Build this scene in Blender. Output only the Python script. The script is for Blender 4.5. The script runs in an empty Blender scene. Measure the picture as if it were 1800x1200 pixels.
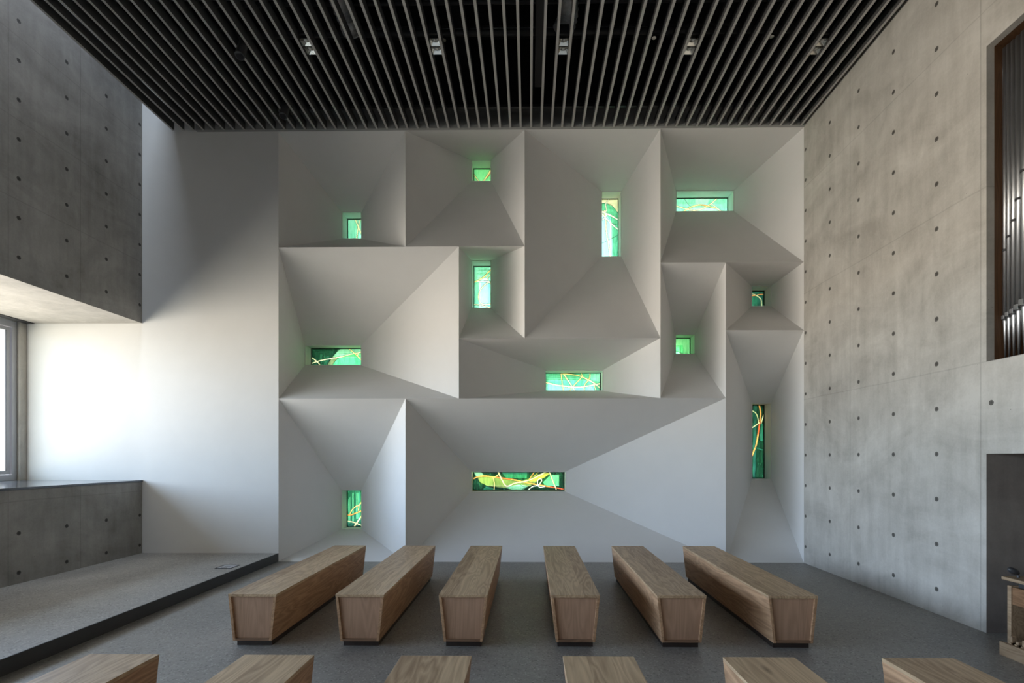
import bpy, bmesh, math, random
from mathutils import Vector, Matrix
random.seed(7)
sc = bpy.context.scene
C = sc.collection
PI = math.pi

# ------------------------------------------------------------------ camera
F = 865.0; EYE = 1.70; TH = math.radians(0.7)
VPX, VPY = 930.0, 803.0
PX = VPX - F*math.tan(TH)
cam_d = bpy.data.cameras.new('camera'); cam = bpy.data.objects.new('camera', cam_d); C.objects.link(cam)
cam_d.sensor_width = 36; cam_d.lens = F/1800*36
cam_d.shift_x = -(PX-900)/1800; cam_d.shift_y = (VPY-600)/1800
cam_d.clip_start = 0.05
cam.location = (0, 0, EYE); cam.rotation_euler = (PI/2, 0, TH)
sc.camera = cam

def at(px, py, Y):
    a = (px-PX)/F; b = (VPY-py)/F
    dx = -math.sin(TH)+a*math.cos(TH); dy = math.cos(TH)+a*math.sin(TH)
    t = Y/dy
    return Vector((dx*t, Y, EYE+b*t))
def at_z(px, py, z):
    a = (px-PX)/F; b = (VPY-py)/F
    dx = -math.sin(TH)+a*math.cos(TH); dy = math.cos(TH)+a*math.sin(TH)
    t = (z-EYE)/b
    return Vector((dx*t, dy*t, z))

# ------------------------------------------------------------------ tagging
def tag(o, label=None, cat=None, group=None, kind=None):
    if label: o['label'] = label
    if cat: o['category'] = cat
    if group: o['group'] = group
    if kind or label: o['kind'] = kind or 'thing'
    return o
def empty(name, loc=(0,0,0), rz=0, label=None, cat=None, group=None, kind=None):
    o = bpy.data.objects.new(name, None); C.objects.link(o)
    o.location = loc; o.rotation_euler = (0,0,rz); o.empty_display_size = .1
    return tag(o, label, cat, group, kind)
def copy_tree(o, parent=None):
    c = o.copy(); C.objects.link(c)
    if parent: c.parent = parent
    for ch in list(o.children): copy_tree(ch, c)
    return c

class MB:
    def __init__(s): s.v=[]; s.f=[]
    def poly(s, pts):
        n=len(s.v); s.v += [tuple(p) for p in pts]; s.f.append(tuple(range(n,n+len(pts)))); return s
    def hexa(s, p):   # p: 8 pts, bottom 4 ccw (from above), top 4
        n=len(s.v); s.v += [tuple(q) for q in p]
        for f in ((3,2,1,0),(4,5,6,7),(0,1,5,4),(1,2,6,5),(2,3,7,6),(3,0,4,7)): s.f.append(tuple(n+i for i in f))
        return s
    def box(s, x0,x1,y0,y1,z0,z1):
        return s.hexa([(x0,y0,z0),(x1,y0,z0),(x1,y1,z0),(x0,y1,z0),(x0,y0,z1),(x1,y0,z1),(x1,y1,z1),(x0,y1,z1)])
    def prism(s, pts, y0, y1):   # pts (x,z) extruded along y
        n=len(s.v); m=len(pts)
        s.v += [(p[0],y0,p[1]) for p in pts]+[(p[0],y1,p[1]) for p in pts]
        s.f.append(tuple(range(n,n+m))); s.f.append(tuple(range(n+2*m-1,n+m-1,-1)))
        for i in range(m):
            j=(i+1)%m; s.f.append((n+j,n+i,n+m+i,n+m+j))
        return s
    def tube(s, path, radii, seg=16, cap=True):
        path=[Vector(p) for p in path]
        if not hasattr(radii,'__len__'): radii=[radii]*len(path)
        n0=len(s.v); up=None
        for i,p in enumerate(path):
            d=(path[min(i+1,len(path)-1)]-path[max(i-1,0)]).normalized()
            if up is None:
                up = Vector((1,0,0)) if abs(d.x)<.8 else Vector((0,0,1))
            a=d.cross(up).normalized(); b=d.cross(a).normalized(); up = -b if False else up
            for k in range(seg):
                t=2*PI*k/seg
                s.v.append(tuple(p+radii[i]*(math.cos(t)*a+math.sin(t)*b)))
        for i in range(len(path)-1):
            for k in range(seg):
                k2=(k+1)%seg
                s.f.append((n0+i*seg+k,n0+i*seg+k2,n0+(i+1)*seg+k2,n0+(i+1)*seg+k))
        if cap:
            s.f.append(tuple(n0+k for k in range(seg))[::-1]); s.f.append(tuple(n0+(len(path)-1)*seg+k for k in range(seg)))
        return s
    def build(s, name, m, parent=None, bevel=0, smooth=False, loc=None):
        me=bpy.data.meshes.new(name); me.from_pydata(s.v,[],s.f)
        bm=bmesh.new(); bm.from_mesh(me); bmesh.ops.recalc_face_normals(bm, faces=bm.faces); bm.to_mesh(me); bm.free()
        if smooth: me.polygons.foreach_set('use_smooth',[True]*len(me.polygons))
        me.materials.append(m); o=bpy.data.objects.new(name,me); C.objects.link(o)
        if parent: o.parent=parent
        if loc: o.location=loc
        if bevel:
            b=o.modifiers.new('bevel','BEVEL'); b.width=bevel; b.segments=2; b.limit_method='ANGLE'; b.harden_normals=False
        return o

# ------------------------------------------------------------------ node helpers
def newmat(name):
    m=bpy.data.materials.new(name); m.use_nodes=True; nt=m.node_tree; nt.nodes.clear()
    out=nt.nodes.new('ShaderNodeOutputMaterial')
    return m, nt, out
class N:
    def __init__(s, nt): s.nt=nt
    def n(s,t,**k):
        x=s.nt.nodes.new(t)
        for a,b in k.items(): setattr(x,a,b)
        return x
    def put(s, sock, v):
        if isinstance(v, bpy.types.NodeSocket): s.nt.links.new(v, sock)
        elif v is not None: sock.default_value = v
    def m(s, op, a, b=None, c=None, clamp=False):
        x=s.n('ShaderNodeMath', operation=op, use_clamp=clamp)
        s.put(x.inputs[0],a); s.put(x.inputs[1],b); s.put(x.inputs[2],c); return x.outputs[0]
    def mix(s, f, a, b, mode='MIX'):
        x=s.n('ShaderNodeMix', data_type='RGBA', blend_type=mode)
        s.put(x.inputs[0],f); s.put(x.inputs[6],a); s.put(x.inputs[7],b); return x.outputs[2]
    def ramp(s, f, stops):
        x=s.n('ShaderNodeValToRGB'); r=x.color_ramp
        while len(r.elements)<len(stops): r.elements.new(.5)
        for e,(p,c) in zip(r.elements,stops):
            e.position=p; e.color=c if len(c)==4 else (*c,1)
        s.put(x.inputs[0],f); return x.outputs[0]
    def noise(s, vec, scale, detail=4, rough=.55, dist=0):
        x=s.n('ShaderNodeTexNoise'); s.put(x.inputs['Vector'],vec); x.inputs['Scale'].default_value=scale
        x.inputs['Detail'].default_value=detail; x.inputs['Roughness'].default_value=rough; x.inputs['Distortion'].default_value=dist
        return x.outputs[0]
    def obj(s): return s.n('ShaderNodeTexCoord').outputs['Object']
    def mapping(s, vec, scale=(1,1,1), rot=(0,0,0), loc=(0,0,0)):
        x=s.n('ShaderNodeMapping'); s.put(x.inputs[0],vec); x.inputs['Scale'].default_value=scale
        x.inputs['Rotation'].default_value=rot; x.inputs['Location'].default_value=loc; return x.outputs[0]
    def bump(s, h, strength=.2, dist=.01):
        x=s.n('ShaderNodeBump'); x.inputs['Strength'].default_value=strength; x.inputs['Distance'].default_value=dist
        s.put(x.inputs['Height'],h); return x.outputs[0]
def rgb(r,g,b): return (r,g,b,1)

def principled(name, col, rough=.5, metal=0, noise_amt=0, noise_scale=8, bump=0, bump_scale=60, spec=.5, emis=None):
    m,nt,out=newmat(name); g=N(nt); p=g.n('ShaderNodeBsdfPrincipled')
    p.inputs['Roughness'].default_value=rough; p.inputs['Metallic'].default_value=metal
    p.inputs['Specular IOR Level'].default_value=spec
    v=g.obj()
    if noise_amt:
        f=g.noise(v,noise_scale,5)
        c=g.mix(f, rgb(*[x*(1-noise_amt) for x in col]), rgb(*[min(1,x*(1+noise_amt)) for x in col]))
        g.put(p.inputs['Base Color'],c)
    else: p.inputs['Base Color'].default_value=rgb(*col)
    if bump: g.put(p.inputs['Normal'], g.bump(g.noise(v,bump_scale,3),bump,.005))
    if emis:
        p.inputs['Emission Color'].default_value=rgb(*emis[0]); p.inputs['Emission Strength'].default_value=emis[1]
    g.nt.links.new(p.outputs[0],out.inputs[0]); return m

def concrete(name, c0, c1, rough=.7, vlines=(), hlines=(), holes=True, hole_max_y=None, gap=None):
    """cast concrete: form joints at world Y = vlines and Z = hlines, tie holes on a grid"""
    m,nt,out=newmat(name); g=N(nt); p=g.n('ShaderNodeBsdfPrincipled')
    v=g.obj(); sx=g.n('ShaderNodeSeparateXYZ'); g.put(sx.inputs[0],v); Y=sx.outputs[1]; Z=sx.outputs[2]
    big=g.noise(g.mapping(v,(1,.8,1.5),(math.radians(-28),0,0)),1.0,7,.62,.9); mid=g.noise(g.mapping(v,(1,1,.55)),4.5,6,.62,.4); fine=g.noise(v,45,4,.6)
    streak=g.noise(g.mapping(v,(6,6,.5),(math.radians(8),0,0)),1.6,5,.6)
    a=g.m('MULTIPLY',big,.45); a=g.m('MULTIPLY_ADD',mid,.3,a); a=g.m('MULTIPLY_ADD',streak,.18,a); a=g.m('MULTIPLY_ADD',fine,.1,a)
    col=g.ramp(a,[(.39,c0),(.62,c1)])
    hue=g.noise(v,.6,3,.5); col=g.mix(g.m('MULTIPLY',hue,.25),col,rgb(c1[0]*.93,c1[1]*1.02,c1[2]*1.12))
    # small pores
    vo=g.n('ShaderNodeTexVoronoi'); g.put(vo.inputs['Vector'],v); vo.inputs['Scale'].default_value=9
    pore=g.m('LESS_THAN',vo.outputs['Distance'],.035)
    gate=g.m('GREATER_THAN',g.noise(v,2.3,2),.52); pore=g.m('MULTIPLY',pore,gate)
    dark=g.m('MULTIPLY',pore,.6); h=g.m('MULTIPLY',fine,.15)
    def line(coord, pos, w, amt):
        d=g.m('ABSOLUTE',g.m('SUBTRACT',coord,pos))
        return g.m('MULTIPLY',g.m('SUBTRACT',1.0,g.m('DIVIDE',d,w),clamp=True),amt)
    wob=g.m('MULTIPLY',g.m('SUBTRACT',g.noise(v,1.5,3),.5),.03)
    for y in vlines: dark=g.m('MAXIMUM',dark,line(Y,y,.008,.34))
    Zw=g.m('ADD',Z,wob)
    for z in hlines: dark=g.m('MAXIMUM',dark,line(Zw,z,.010,.20))
    if holes:
        fy=g.m('SUBTRACT',g.m('FRACT',g.m('ADD',g.m('DIVIDE',g.m('SUBTRACT',Y,7.92),.632),100.5)),.5)
        fz=g.m('SUBTRACT',g.m('FRACT',g.m('ADD',g.m('DIVIDE',g.m('SUBTRACT',Z,.268),.488),100.5)),.5)
        dy=g.m('MULTIPLY',fy,.632); dz=g.m('MULTIPLY',fz,.488)
        d=g.m('SQRT',g.m('ADD',g.m('POWER',dy,2),g.m('POWER',dz,2)))
        hole=g.m('LESS_THAN',d,.023); rim=g.m('LESS_THAN',g.m('ABSOLUTE',g.m('SUBTRACT',d,.022)),.004)
        core=g.m('LESS_THAN',d,.013)
        keep=1.0
        if hole_max_y: keep=g.m('MAXIMUM',g.m('GREATER_THAN',Y,hole_max_y),g.m('MULTIPLY',g.m('GREATER_THAN',Z,2.0),g.m('LESS_THAN',Z,2.5)))
        if gap: keep=g.m('SUBTRACT',1.0,g.m('MULTIPLY',g.m('GREATER_THAN',Z,gap[0]),g.m('LESS_THAN',Z,gap[1])))
        hd=g.m('MAXIMUM',g.m('MULTIPLY',hole,.80),g.m('MAXIMUM',g.m('MULTIPLY',rim,.85),g.m('MULTIPLY',core,.93)))
        hd=g.m('MULTIPLY',hd,keep)
        dark=g.m('MAXIMUM',dark,hd)
    col=g.mix(dark,col,rgb(c0[0]*.12,c0[1]*.12,c0[2]*.12))
    g.put(p.inputs['Base Color'],col)
    p.inputs['Roughness'].default_value=rough; p.inputs['Specular IOR Level'].default_value=.35
    h=g.m('SUBTRACT',h,dark); g.put(p.inputs['Normal'],g.bump(h,.35,.006))
    g.nt.links.new(p.outputs[0],out.inputs[0]); return m

def oak(name, axis, c_dark, c_light, plank=0, seed=0.0):
    """oak with the grain running along axis (0 x, 1 y, 2 z)"""
    m,nt,out=newmat(name); g=N(nt); p=g.n('ShaderNodeBsdfPrincipled')
    oi=g.n('ShaderNodeObjectInfo'); rnd=g.m('MULTIPLY',oi.outputs['Random'],37.0)
    cx=g.n('ShaderNodeCombineXYZ'); g.put(cx.inputs[0],rnd); g.put(cx.inputs[1],rnd); g.put(cx.inputs[2],g.m('MULTIPLY',rnd,.3))
    va=g.n('ShaderNodeVectorMath',operation='ADD'); g.put(va.inputs[0],g.obj()); g.put(va.inputs[1],cx.outputs[0])
    v0=g.obj(); sx=g.n('ShaderNodeSeparateXYZ'); g.put(sx.inputs[0],v0)
    tone=0.0; v=va.outputs[0]
    if plank:
        src = sx.outputs[0] if axis==1 else (sx.outputs[1] if axis==2 else sx.outputs[2])
        pid=g.m('FLOOR',g.m('DIVIDE',g.m('ADD',src,.073),plank))
        wn=g.n('ShaderNodeTexWhiteNoise',noise_dimensions='2D'); c2=g.n('ShaderNodeCombineXYZ'); g.put(c2.inputs[0],pid); g.put(c2.inputs[1],rnd)
        g.put(wn.inputs['Vector'],c2.outputs[0]); tone=wn.outputs['Value']
        off=g.n('ShaderNodeCombineXYZ'); 
        for i in range(3): g.put(off.inputs[i],g.m('MULTIPLY',tone,9.0+i))
        vb=g.n('ShaderNodeVectorMath',operation='ADD'); g.put(vb.inputs[0],v); g.put(vb.inputs[1],off.outputs[0]); v=vb.outputs[0]
    s1=[7,7,7]; s1[axis]=.75
    s2=[95,95,95]; s2[axis]=3.0
    s3=[3,3,3]; s3[axis]=.4
    w1=g.noise(g.mapping(v,s1),1.0,2,.5,.5)
    rings=g.m('FRACT',g.m('MULTIPLY',w1,11.0)); rings=g.m('ABSOLUTE',g.m('MULTIPLY_ADD',rings,2.0,-1.0))
    fib=g.noise(g.mapping(v,s2),1.0,4,.7)
    tint=g.noise(g.mapping(v,s3),1.0,3,.5)
    f=g.m('MULTIPLY',rings,.30); f=g.m('MULTIPLY_ADD',fib,.42,f); f=g.m('MULTIPLY_ADD',tint,.38,f)
    if plank: f=g.m('ADD',f,g.m('MULTIPLY',g.m('SUBTRACT',tone,.5),.28))
    col=g.ramp(f,[(.22,c_dark),(.85,c_light)])
    # knots
    vo=g.n('ShaderNodeTexVoronoi'); s4=[3.1,3.1,3.1]; s4[axis]=1.1
    g.put(vo.inputs['Vector'],g.mapping(v,s4)); vo.inputs['Scale'].default_value=1
    knot=g.m('SUBTRACT',1.0,g.m('DIVIDE',vo.outputs['Distance'],.085),clamp=True)
    col=g.mix(g.m('MULTIPLY',knot,.65),col,rgb(c_dark[0]*.35,c_dark[1]*.32,c_dark[2]*.3))
    g.put(p.inputs['Base Color'],col); p.inputs['Roughness'].default_value=.48; p.inputs['Specular IOR Level'].default_value=.35
    g.put(p.inputs['Normal'],g.bump(fib,.12,.002))
    g.nt.links.new(p.outputs[0],out.inputs[0]); return m

def glassmat(name, col, scatter=.35, streak=0.0, col2=None):
    """hand-made coloured glass: tinted see-through plus scattering"""
    m,nt,out=newmat(name); g=N(nt); v=g.obj()
    c=rgb(*col)
    f=g.noise(g.mapping(v,(9,9,2.2)),1.6,5,.65,1.2)
    c2=col2 or tuple(x*.55 for x in col)
    c=g.ramp(f,[(.32,c2),(.62,col)])
    t=g.n('ShaderNodeBsdfTransparent'); g.put(t.inputs[0],c)
    l=g.n('ShaderNodeBsdfTranslucent'); g.put(l.inputs[0],c)
    gl=g.n('ShaderNodeBsdfGlossy'); gl.inputs['Roughness'].default_value=.12
    a=g.n('ShaderNodeMixShader'); a.inputs[0].default_value=scatter; g.put(a.inputs[1],t.outputs[0]); g.put(a.inputs[2],l.outputs[0])
    b=g.n('ShaderNodeMixShader'); b.inputs[0].default_value=.04; g.put(b.inputs[1],a.outputs[0]); g.put(b.inputs[2],gl.outputs[0])
    g.nt.links.new(b.outputs[0],out.inputs[0]); return m

# ------------------------------------------------------------------ materials
PLASTER = principled('painted plaster', (.765,.755,.742), .75, noise_amt=.035, noise_scale=3, bump=.05, bump_scale=180, spec=.25)
SLAT = principled('grey slat paint', (.44,.43,.41), .55, spec=.35, noise_amt=.06, noise_scale=20)
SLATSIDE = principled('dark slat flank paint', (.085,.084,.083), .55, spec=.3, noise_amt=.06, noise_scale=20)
FASCIA = principled('grey fascia paint', (.36,.36,.35), .6, spec=.3, noise_amt=.05)
BLACK = principled('black void paint', (.022,.022,.024), .8, spec=.2, noise_amt=.3)
BLACKMETAL = principled('black metal', (.045,.045,.048), .4, spec=.4, noise_amt=.1)
STEEL = principled('step edge metal', (.055,.058,.062), .5, metal=.2, noise_amt=.12, noise_scale=3)
SILL = principled('dark honed stone', (.06,.065,.075), .12, spec=.9, noise_amt=.2, noise_scale=30)
FRAME = principled('anodised window frame', (.45,.46,.49), .45, metal=.3, noise_amt=.05)
FRAMEDARK = principled('rubber seal', (.03,.03,.032), .6, noise_amt=.1)
OUTER = principled('pale outer reveal', (.85,.87,.84), .7, noise_amt=.08)
PLINTH = principled('dark stained plinth', (.035,.024,.02), .5, noise_amt=.2, noise_scale=40)
FOIL = principled('crinkled foil duct', (.85,.85,.87), .5, metal=.35, noise_amt=.35, noise_scale=25, bump=.9, bump_scale=30)
CHROME = principled('polished reflector', (.80,.78,.72), .16, metal=1, noise_amt=.05)
TIN = principled('tin organ metal', (.46,.465,.47), .40, metal=1, noise_amt=.12, noise_scale=6)
LAMP = principled('frosted lamp', (.85,.85,.8), .3, noise_amt=.03)
C_R0,C_R1=(.34,.315,.275),(.58,.55,.50)
CONC_R = concrete('cast concrete right', C_R0, C_R1, .62, vlines=(6.83,4.87), hlines=(2.62,4.32,6.02), hole_max_y=5.0)
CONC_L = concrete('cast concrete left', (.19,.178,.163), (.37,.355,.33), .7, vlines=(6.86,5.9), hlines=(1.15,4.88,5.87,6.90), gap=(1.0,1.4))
CONC_P = concrete('board-smooth concrete', (.34,.32,.29), (.56,.53,.48), .75, holes=False)
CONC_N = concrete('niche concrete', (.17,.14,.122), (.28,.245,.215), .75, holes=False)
def floor_mat(name, c0, c1, rough):
    m,nt,out=newmat(name); g=N(nt); p=g.n('ShaderNodeBsdfPrincipled'); v=g.obj()
    a=g.noise(v,1.1,6,.6,.3); b=g.noise(v,12,4,.6); 
    vo=g.n('ShaderNodeTexVoronoi'); g.put(vo.inputs['Vector'],v); vo.inputs['Scale'].default_value=85
    wn=g.n('ShaderNodeSeparateColor'); g.put(wn.inputs[0],vo.outputs['Color'])
    f=g.m('MULTIPLY',a,.62); f=g.m('MULTIPLY_ADD',b,.22,f); f=g.m('MULTIPLY_ADD',wn.outputs[0],.16,f)
    col=g.ramp(f,[(.32,c0),(.68,c1)])
    spk=g.m('MULTIPLY',g.m('GREATER_THAN',wn.outputs[1],.93),.45)
    col=g.mix(spk,col,rgb(c1[0]*1.5,c1[1]*1.5,c1[2]*1.5)); 
    spd=g.m('MULTIPLY',g.m('LESS_THAN',wn.outputs[2],.05),.5)
    col=g.mix(spd,col,rgb(c0[0]*.3,c0[1]*.3,c0[2]*.3))
    g.put(p.inputs['Base Color'],col); g.put(p.inputs['Roughness'],g.m('MULTIPLY_ADD',a,.25,rough)); p.inputs['Specular IOR Level'].default_value=.45
    g.nt.links.new(p.outputs[0],out.inputs[0]); return m
FLOOR = floor_mat('ground concrete floor',(.20,.19,.172),(.335,.322,.298),.30)
PLATF = floor_mat('ground concrete platform',(.25,.238,.218),(.42,.405,.38),.42)
OAK_Y = oak('oak lengthwise', 1, (.29,.185,.105), (.64,.465,.29), plank=.146)
OAK_S = oak('oak side boards', 1, (.25,.14,.075), (.60,.375,.22))
OAK_Z = oak('oak upright grain', 2, (.34,.205,.13), (.50,.315,.21))
OAK_X = oak('oak crosswise', 0, (.15,.085,.05), (.30,.185,.115))
OAKCASE = oak('brown organ case wood', 2, (.065,.032,.015), (.15,.075,.036))
OAKCONS = oak('console oak', 1, (.20,.13,.075), (.46,.33,.21))
OAKCONS_D = oak('console red oak', 1, (.15,.075,.035), (.30,.17,.09))

CLEAR,_nt,_o=newmat('window pane'); _g=N(_nt)
_t=_g.n('ShaderNodeBsdfTransparent'); _t.inputs[0].default_value=(.93,.96,.95,1); _gl=_g.n('ShaderNodeBsdfGlossy'); _gl.inputs['Roughness'].default_value=.02
_w=_g.n('ShaderNodeMixShader'); _w.inputs[0].default_value=.05; _nt.links.new(_t.outputs[0],_w.inputs[1]); _nt.links.new(_gl.outputs[0],_w.inputs[2]); _nt.links.new(_w.outputs[0],_o.inputs[0])

# ------------------------------------------------------------------ key dimensions
YW = EYE*F/184.5                # front wall
def X(px): return at(px, 803, YW).x
def Z(py, px=930): return at(px, py, YW).z
XL = X(250)                     # left concrete wall face
XO = X(47)                      # deep window recess
XR = X(1413)                    # right concrete wall
XS = X(489.5)                   # platform edge / first cell
ZC = Z(228)                     # underside of slats
ZSILL = Z(843.5,250); ZSOF = Z(568,250)
YB = -9.0                       # back of the room
ZTOP = 8.7; ZSKY = 9.9
PLAT = .133

# ------------------------------------------------------------------ front wall with the funnel recesses
xs = {k:X(k) for k in (489.5,712.7,806.5,922.2,1161,1275.8)}; xs[1413]=XR
zs = {'top':ZC, 433:Z(433.6,700), 461:Z(461,1280), 580:Z(580.3,1340), 594:Z(594.3,980), 700:Z(700,880), 'floor':0.0}
D = 1.25; YG = YW+D; REV = .26
cells = [ # cell x0,x1,ztop,zbot, window px rect on the deep plane
 (489.5,712.7,'top',433,(600.7,372.3,635.8,419.5)),
 (712.7,922.2,'top',433,(828.5,281.5,863.6,318.8)),
 (922.2,1161,'top',594,(1057,336,1092.5,451.5)),
 (1161,1413,'top',461,(1188,334.6,1290.5,371.5)),
 (489.5,806.5,433,700,(535.5,606,635.5,642)),
 (806.5,922.2,433,594,(828.7,457.5,863.6,541.8)),
 (1161,1275.8,461,700,(1187,587,1222.4,622.5)),
 (1275.8,1413,461,580,(1321,502,1356,538.6)),
 (806.5,1161,594,700,(958,650,1060.7,687)),
 (1275.8,1413,580,'floor',(1321.5,708,1356,842.5)),
 (489.5,712.7,700,'floor',(600,860.5,636,930.3)),
 (712.7,1275.8,700,'floor',(827.5,828,995,864.7)),
]
wf = MB()
wf.poly([(XO-.3,YW,0),(XS,YW,0),(XS,YW,ZSKY),(XO-.3,YW,ZSKY)])
wf.poly([(XS,YW,ZC),(XR+.2,YW,ZC),(XR+.2,YW,ZTOP),(XS,YW,ZTOP)])
front = wf.build('wall_front', PLASTER); tag(front,'pale grey plaster end wall, flat on the left and folded into faceted window recesses','wall',kind='structure')
WIN=[]
for x0,x1,zt,zb,(a,b,c,d) in cells:
    X0,X1,T,B = xs[x0],xs[x1],zs[zt],zs[zb]
    p=at(a,b,YG); q=at(c,d,YG); wx0,wz1,wx1,wz0 = p.x,p.z,q.x,q.z
    # keep the windows on one tidy module
    f=[(X0,YW,B),(X1,YW,B),(X1,YW,T),(X0,YW,T)]; w=[(wx0,YG,wz0),(wx1,YG,wz0),(wx1,YG,wz1),(wx0,YG,wz1)]
    e=.012
    w2=[(wx0+e,YG,wz0+e),(wx1-e,YG,wz0+e),(wx1-e,YG,wz1-e),(wx0+e,YG,wz1-e)]
    r=[(v[0],YG+REV+.6,v[2]) for v in w2]
    mb=MB()
    for i in range(4):
        j=(i+1)%4
        mb.poly([f[i],f[j],w[j],w[i]]); mb.poly([w[i],w[j],w2[j],w2[i]]); 
        g1=[(v[0],YG+REV,v[2]) for v in (w2[j],w2[i])]
        mb.poly([w2[i],w2[j],g1[0],g1[1]])
    mb.build('window_recess', PLASTER, front)
    WIN.append((wx0+e,wx1-e,wz0+e,wz1-e))

# ------------------------------------------------------------------ stained glass
GC = {
 'aqua':((.32,.80,.58),(.15,.62,.38)), 'green':((.32,.90,.38),(.16,.66,.22)), 'pale':((.50,.80,.66),(.34,.70,.52)),
 'cream':((.98,.90,.62),(.90,.84,.52)), 'deep':((.012,.075,.036),(.003,.018,.010)), 'teal':((.035,.22,.13),(.010,.09,.055)),
 'dteal':((.03,.17,.12),(.006,.05,.035)), 'leaf':((.22,.28,.10),(.12,.17,.06)), 'mint':((.30,.68,.42),(.16,.46,.28)),
 'jade':((.15,.60,.34),(.06,.34,.17)), 'vgreen':((.14,.78,.24),(.05,.46,.13)), 'olive':((.60,.56,.10),(.40,.40,.07)),
 'yellow':((.98,.86,.36),(.95,.74,.26)), 'lemon':((.97,.93,.58),(.93,.86,.42)), 'orange':((.97,.45,.13),(.90,.30,.08)),
 'red':((.90,.22,.06),(.55,.05,.04)), 'white':((.95,.94,.84),(.90,.88,.74)),
}
GM={k:glassmat('glass '+k,a,.5 if k not in('yellow','lemon','orange','red','white') else .7,0,b) for k,(a,b) in GC.items()}
LEAD=principled('lead came',(.02,.028,.022),.5,metal=.4,noise_amt=.2)

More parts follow.
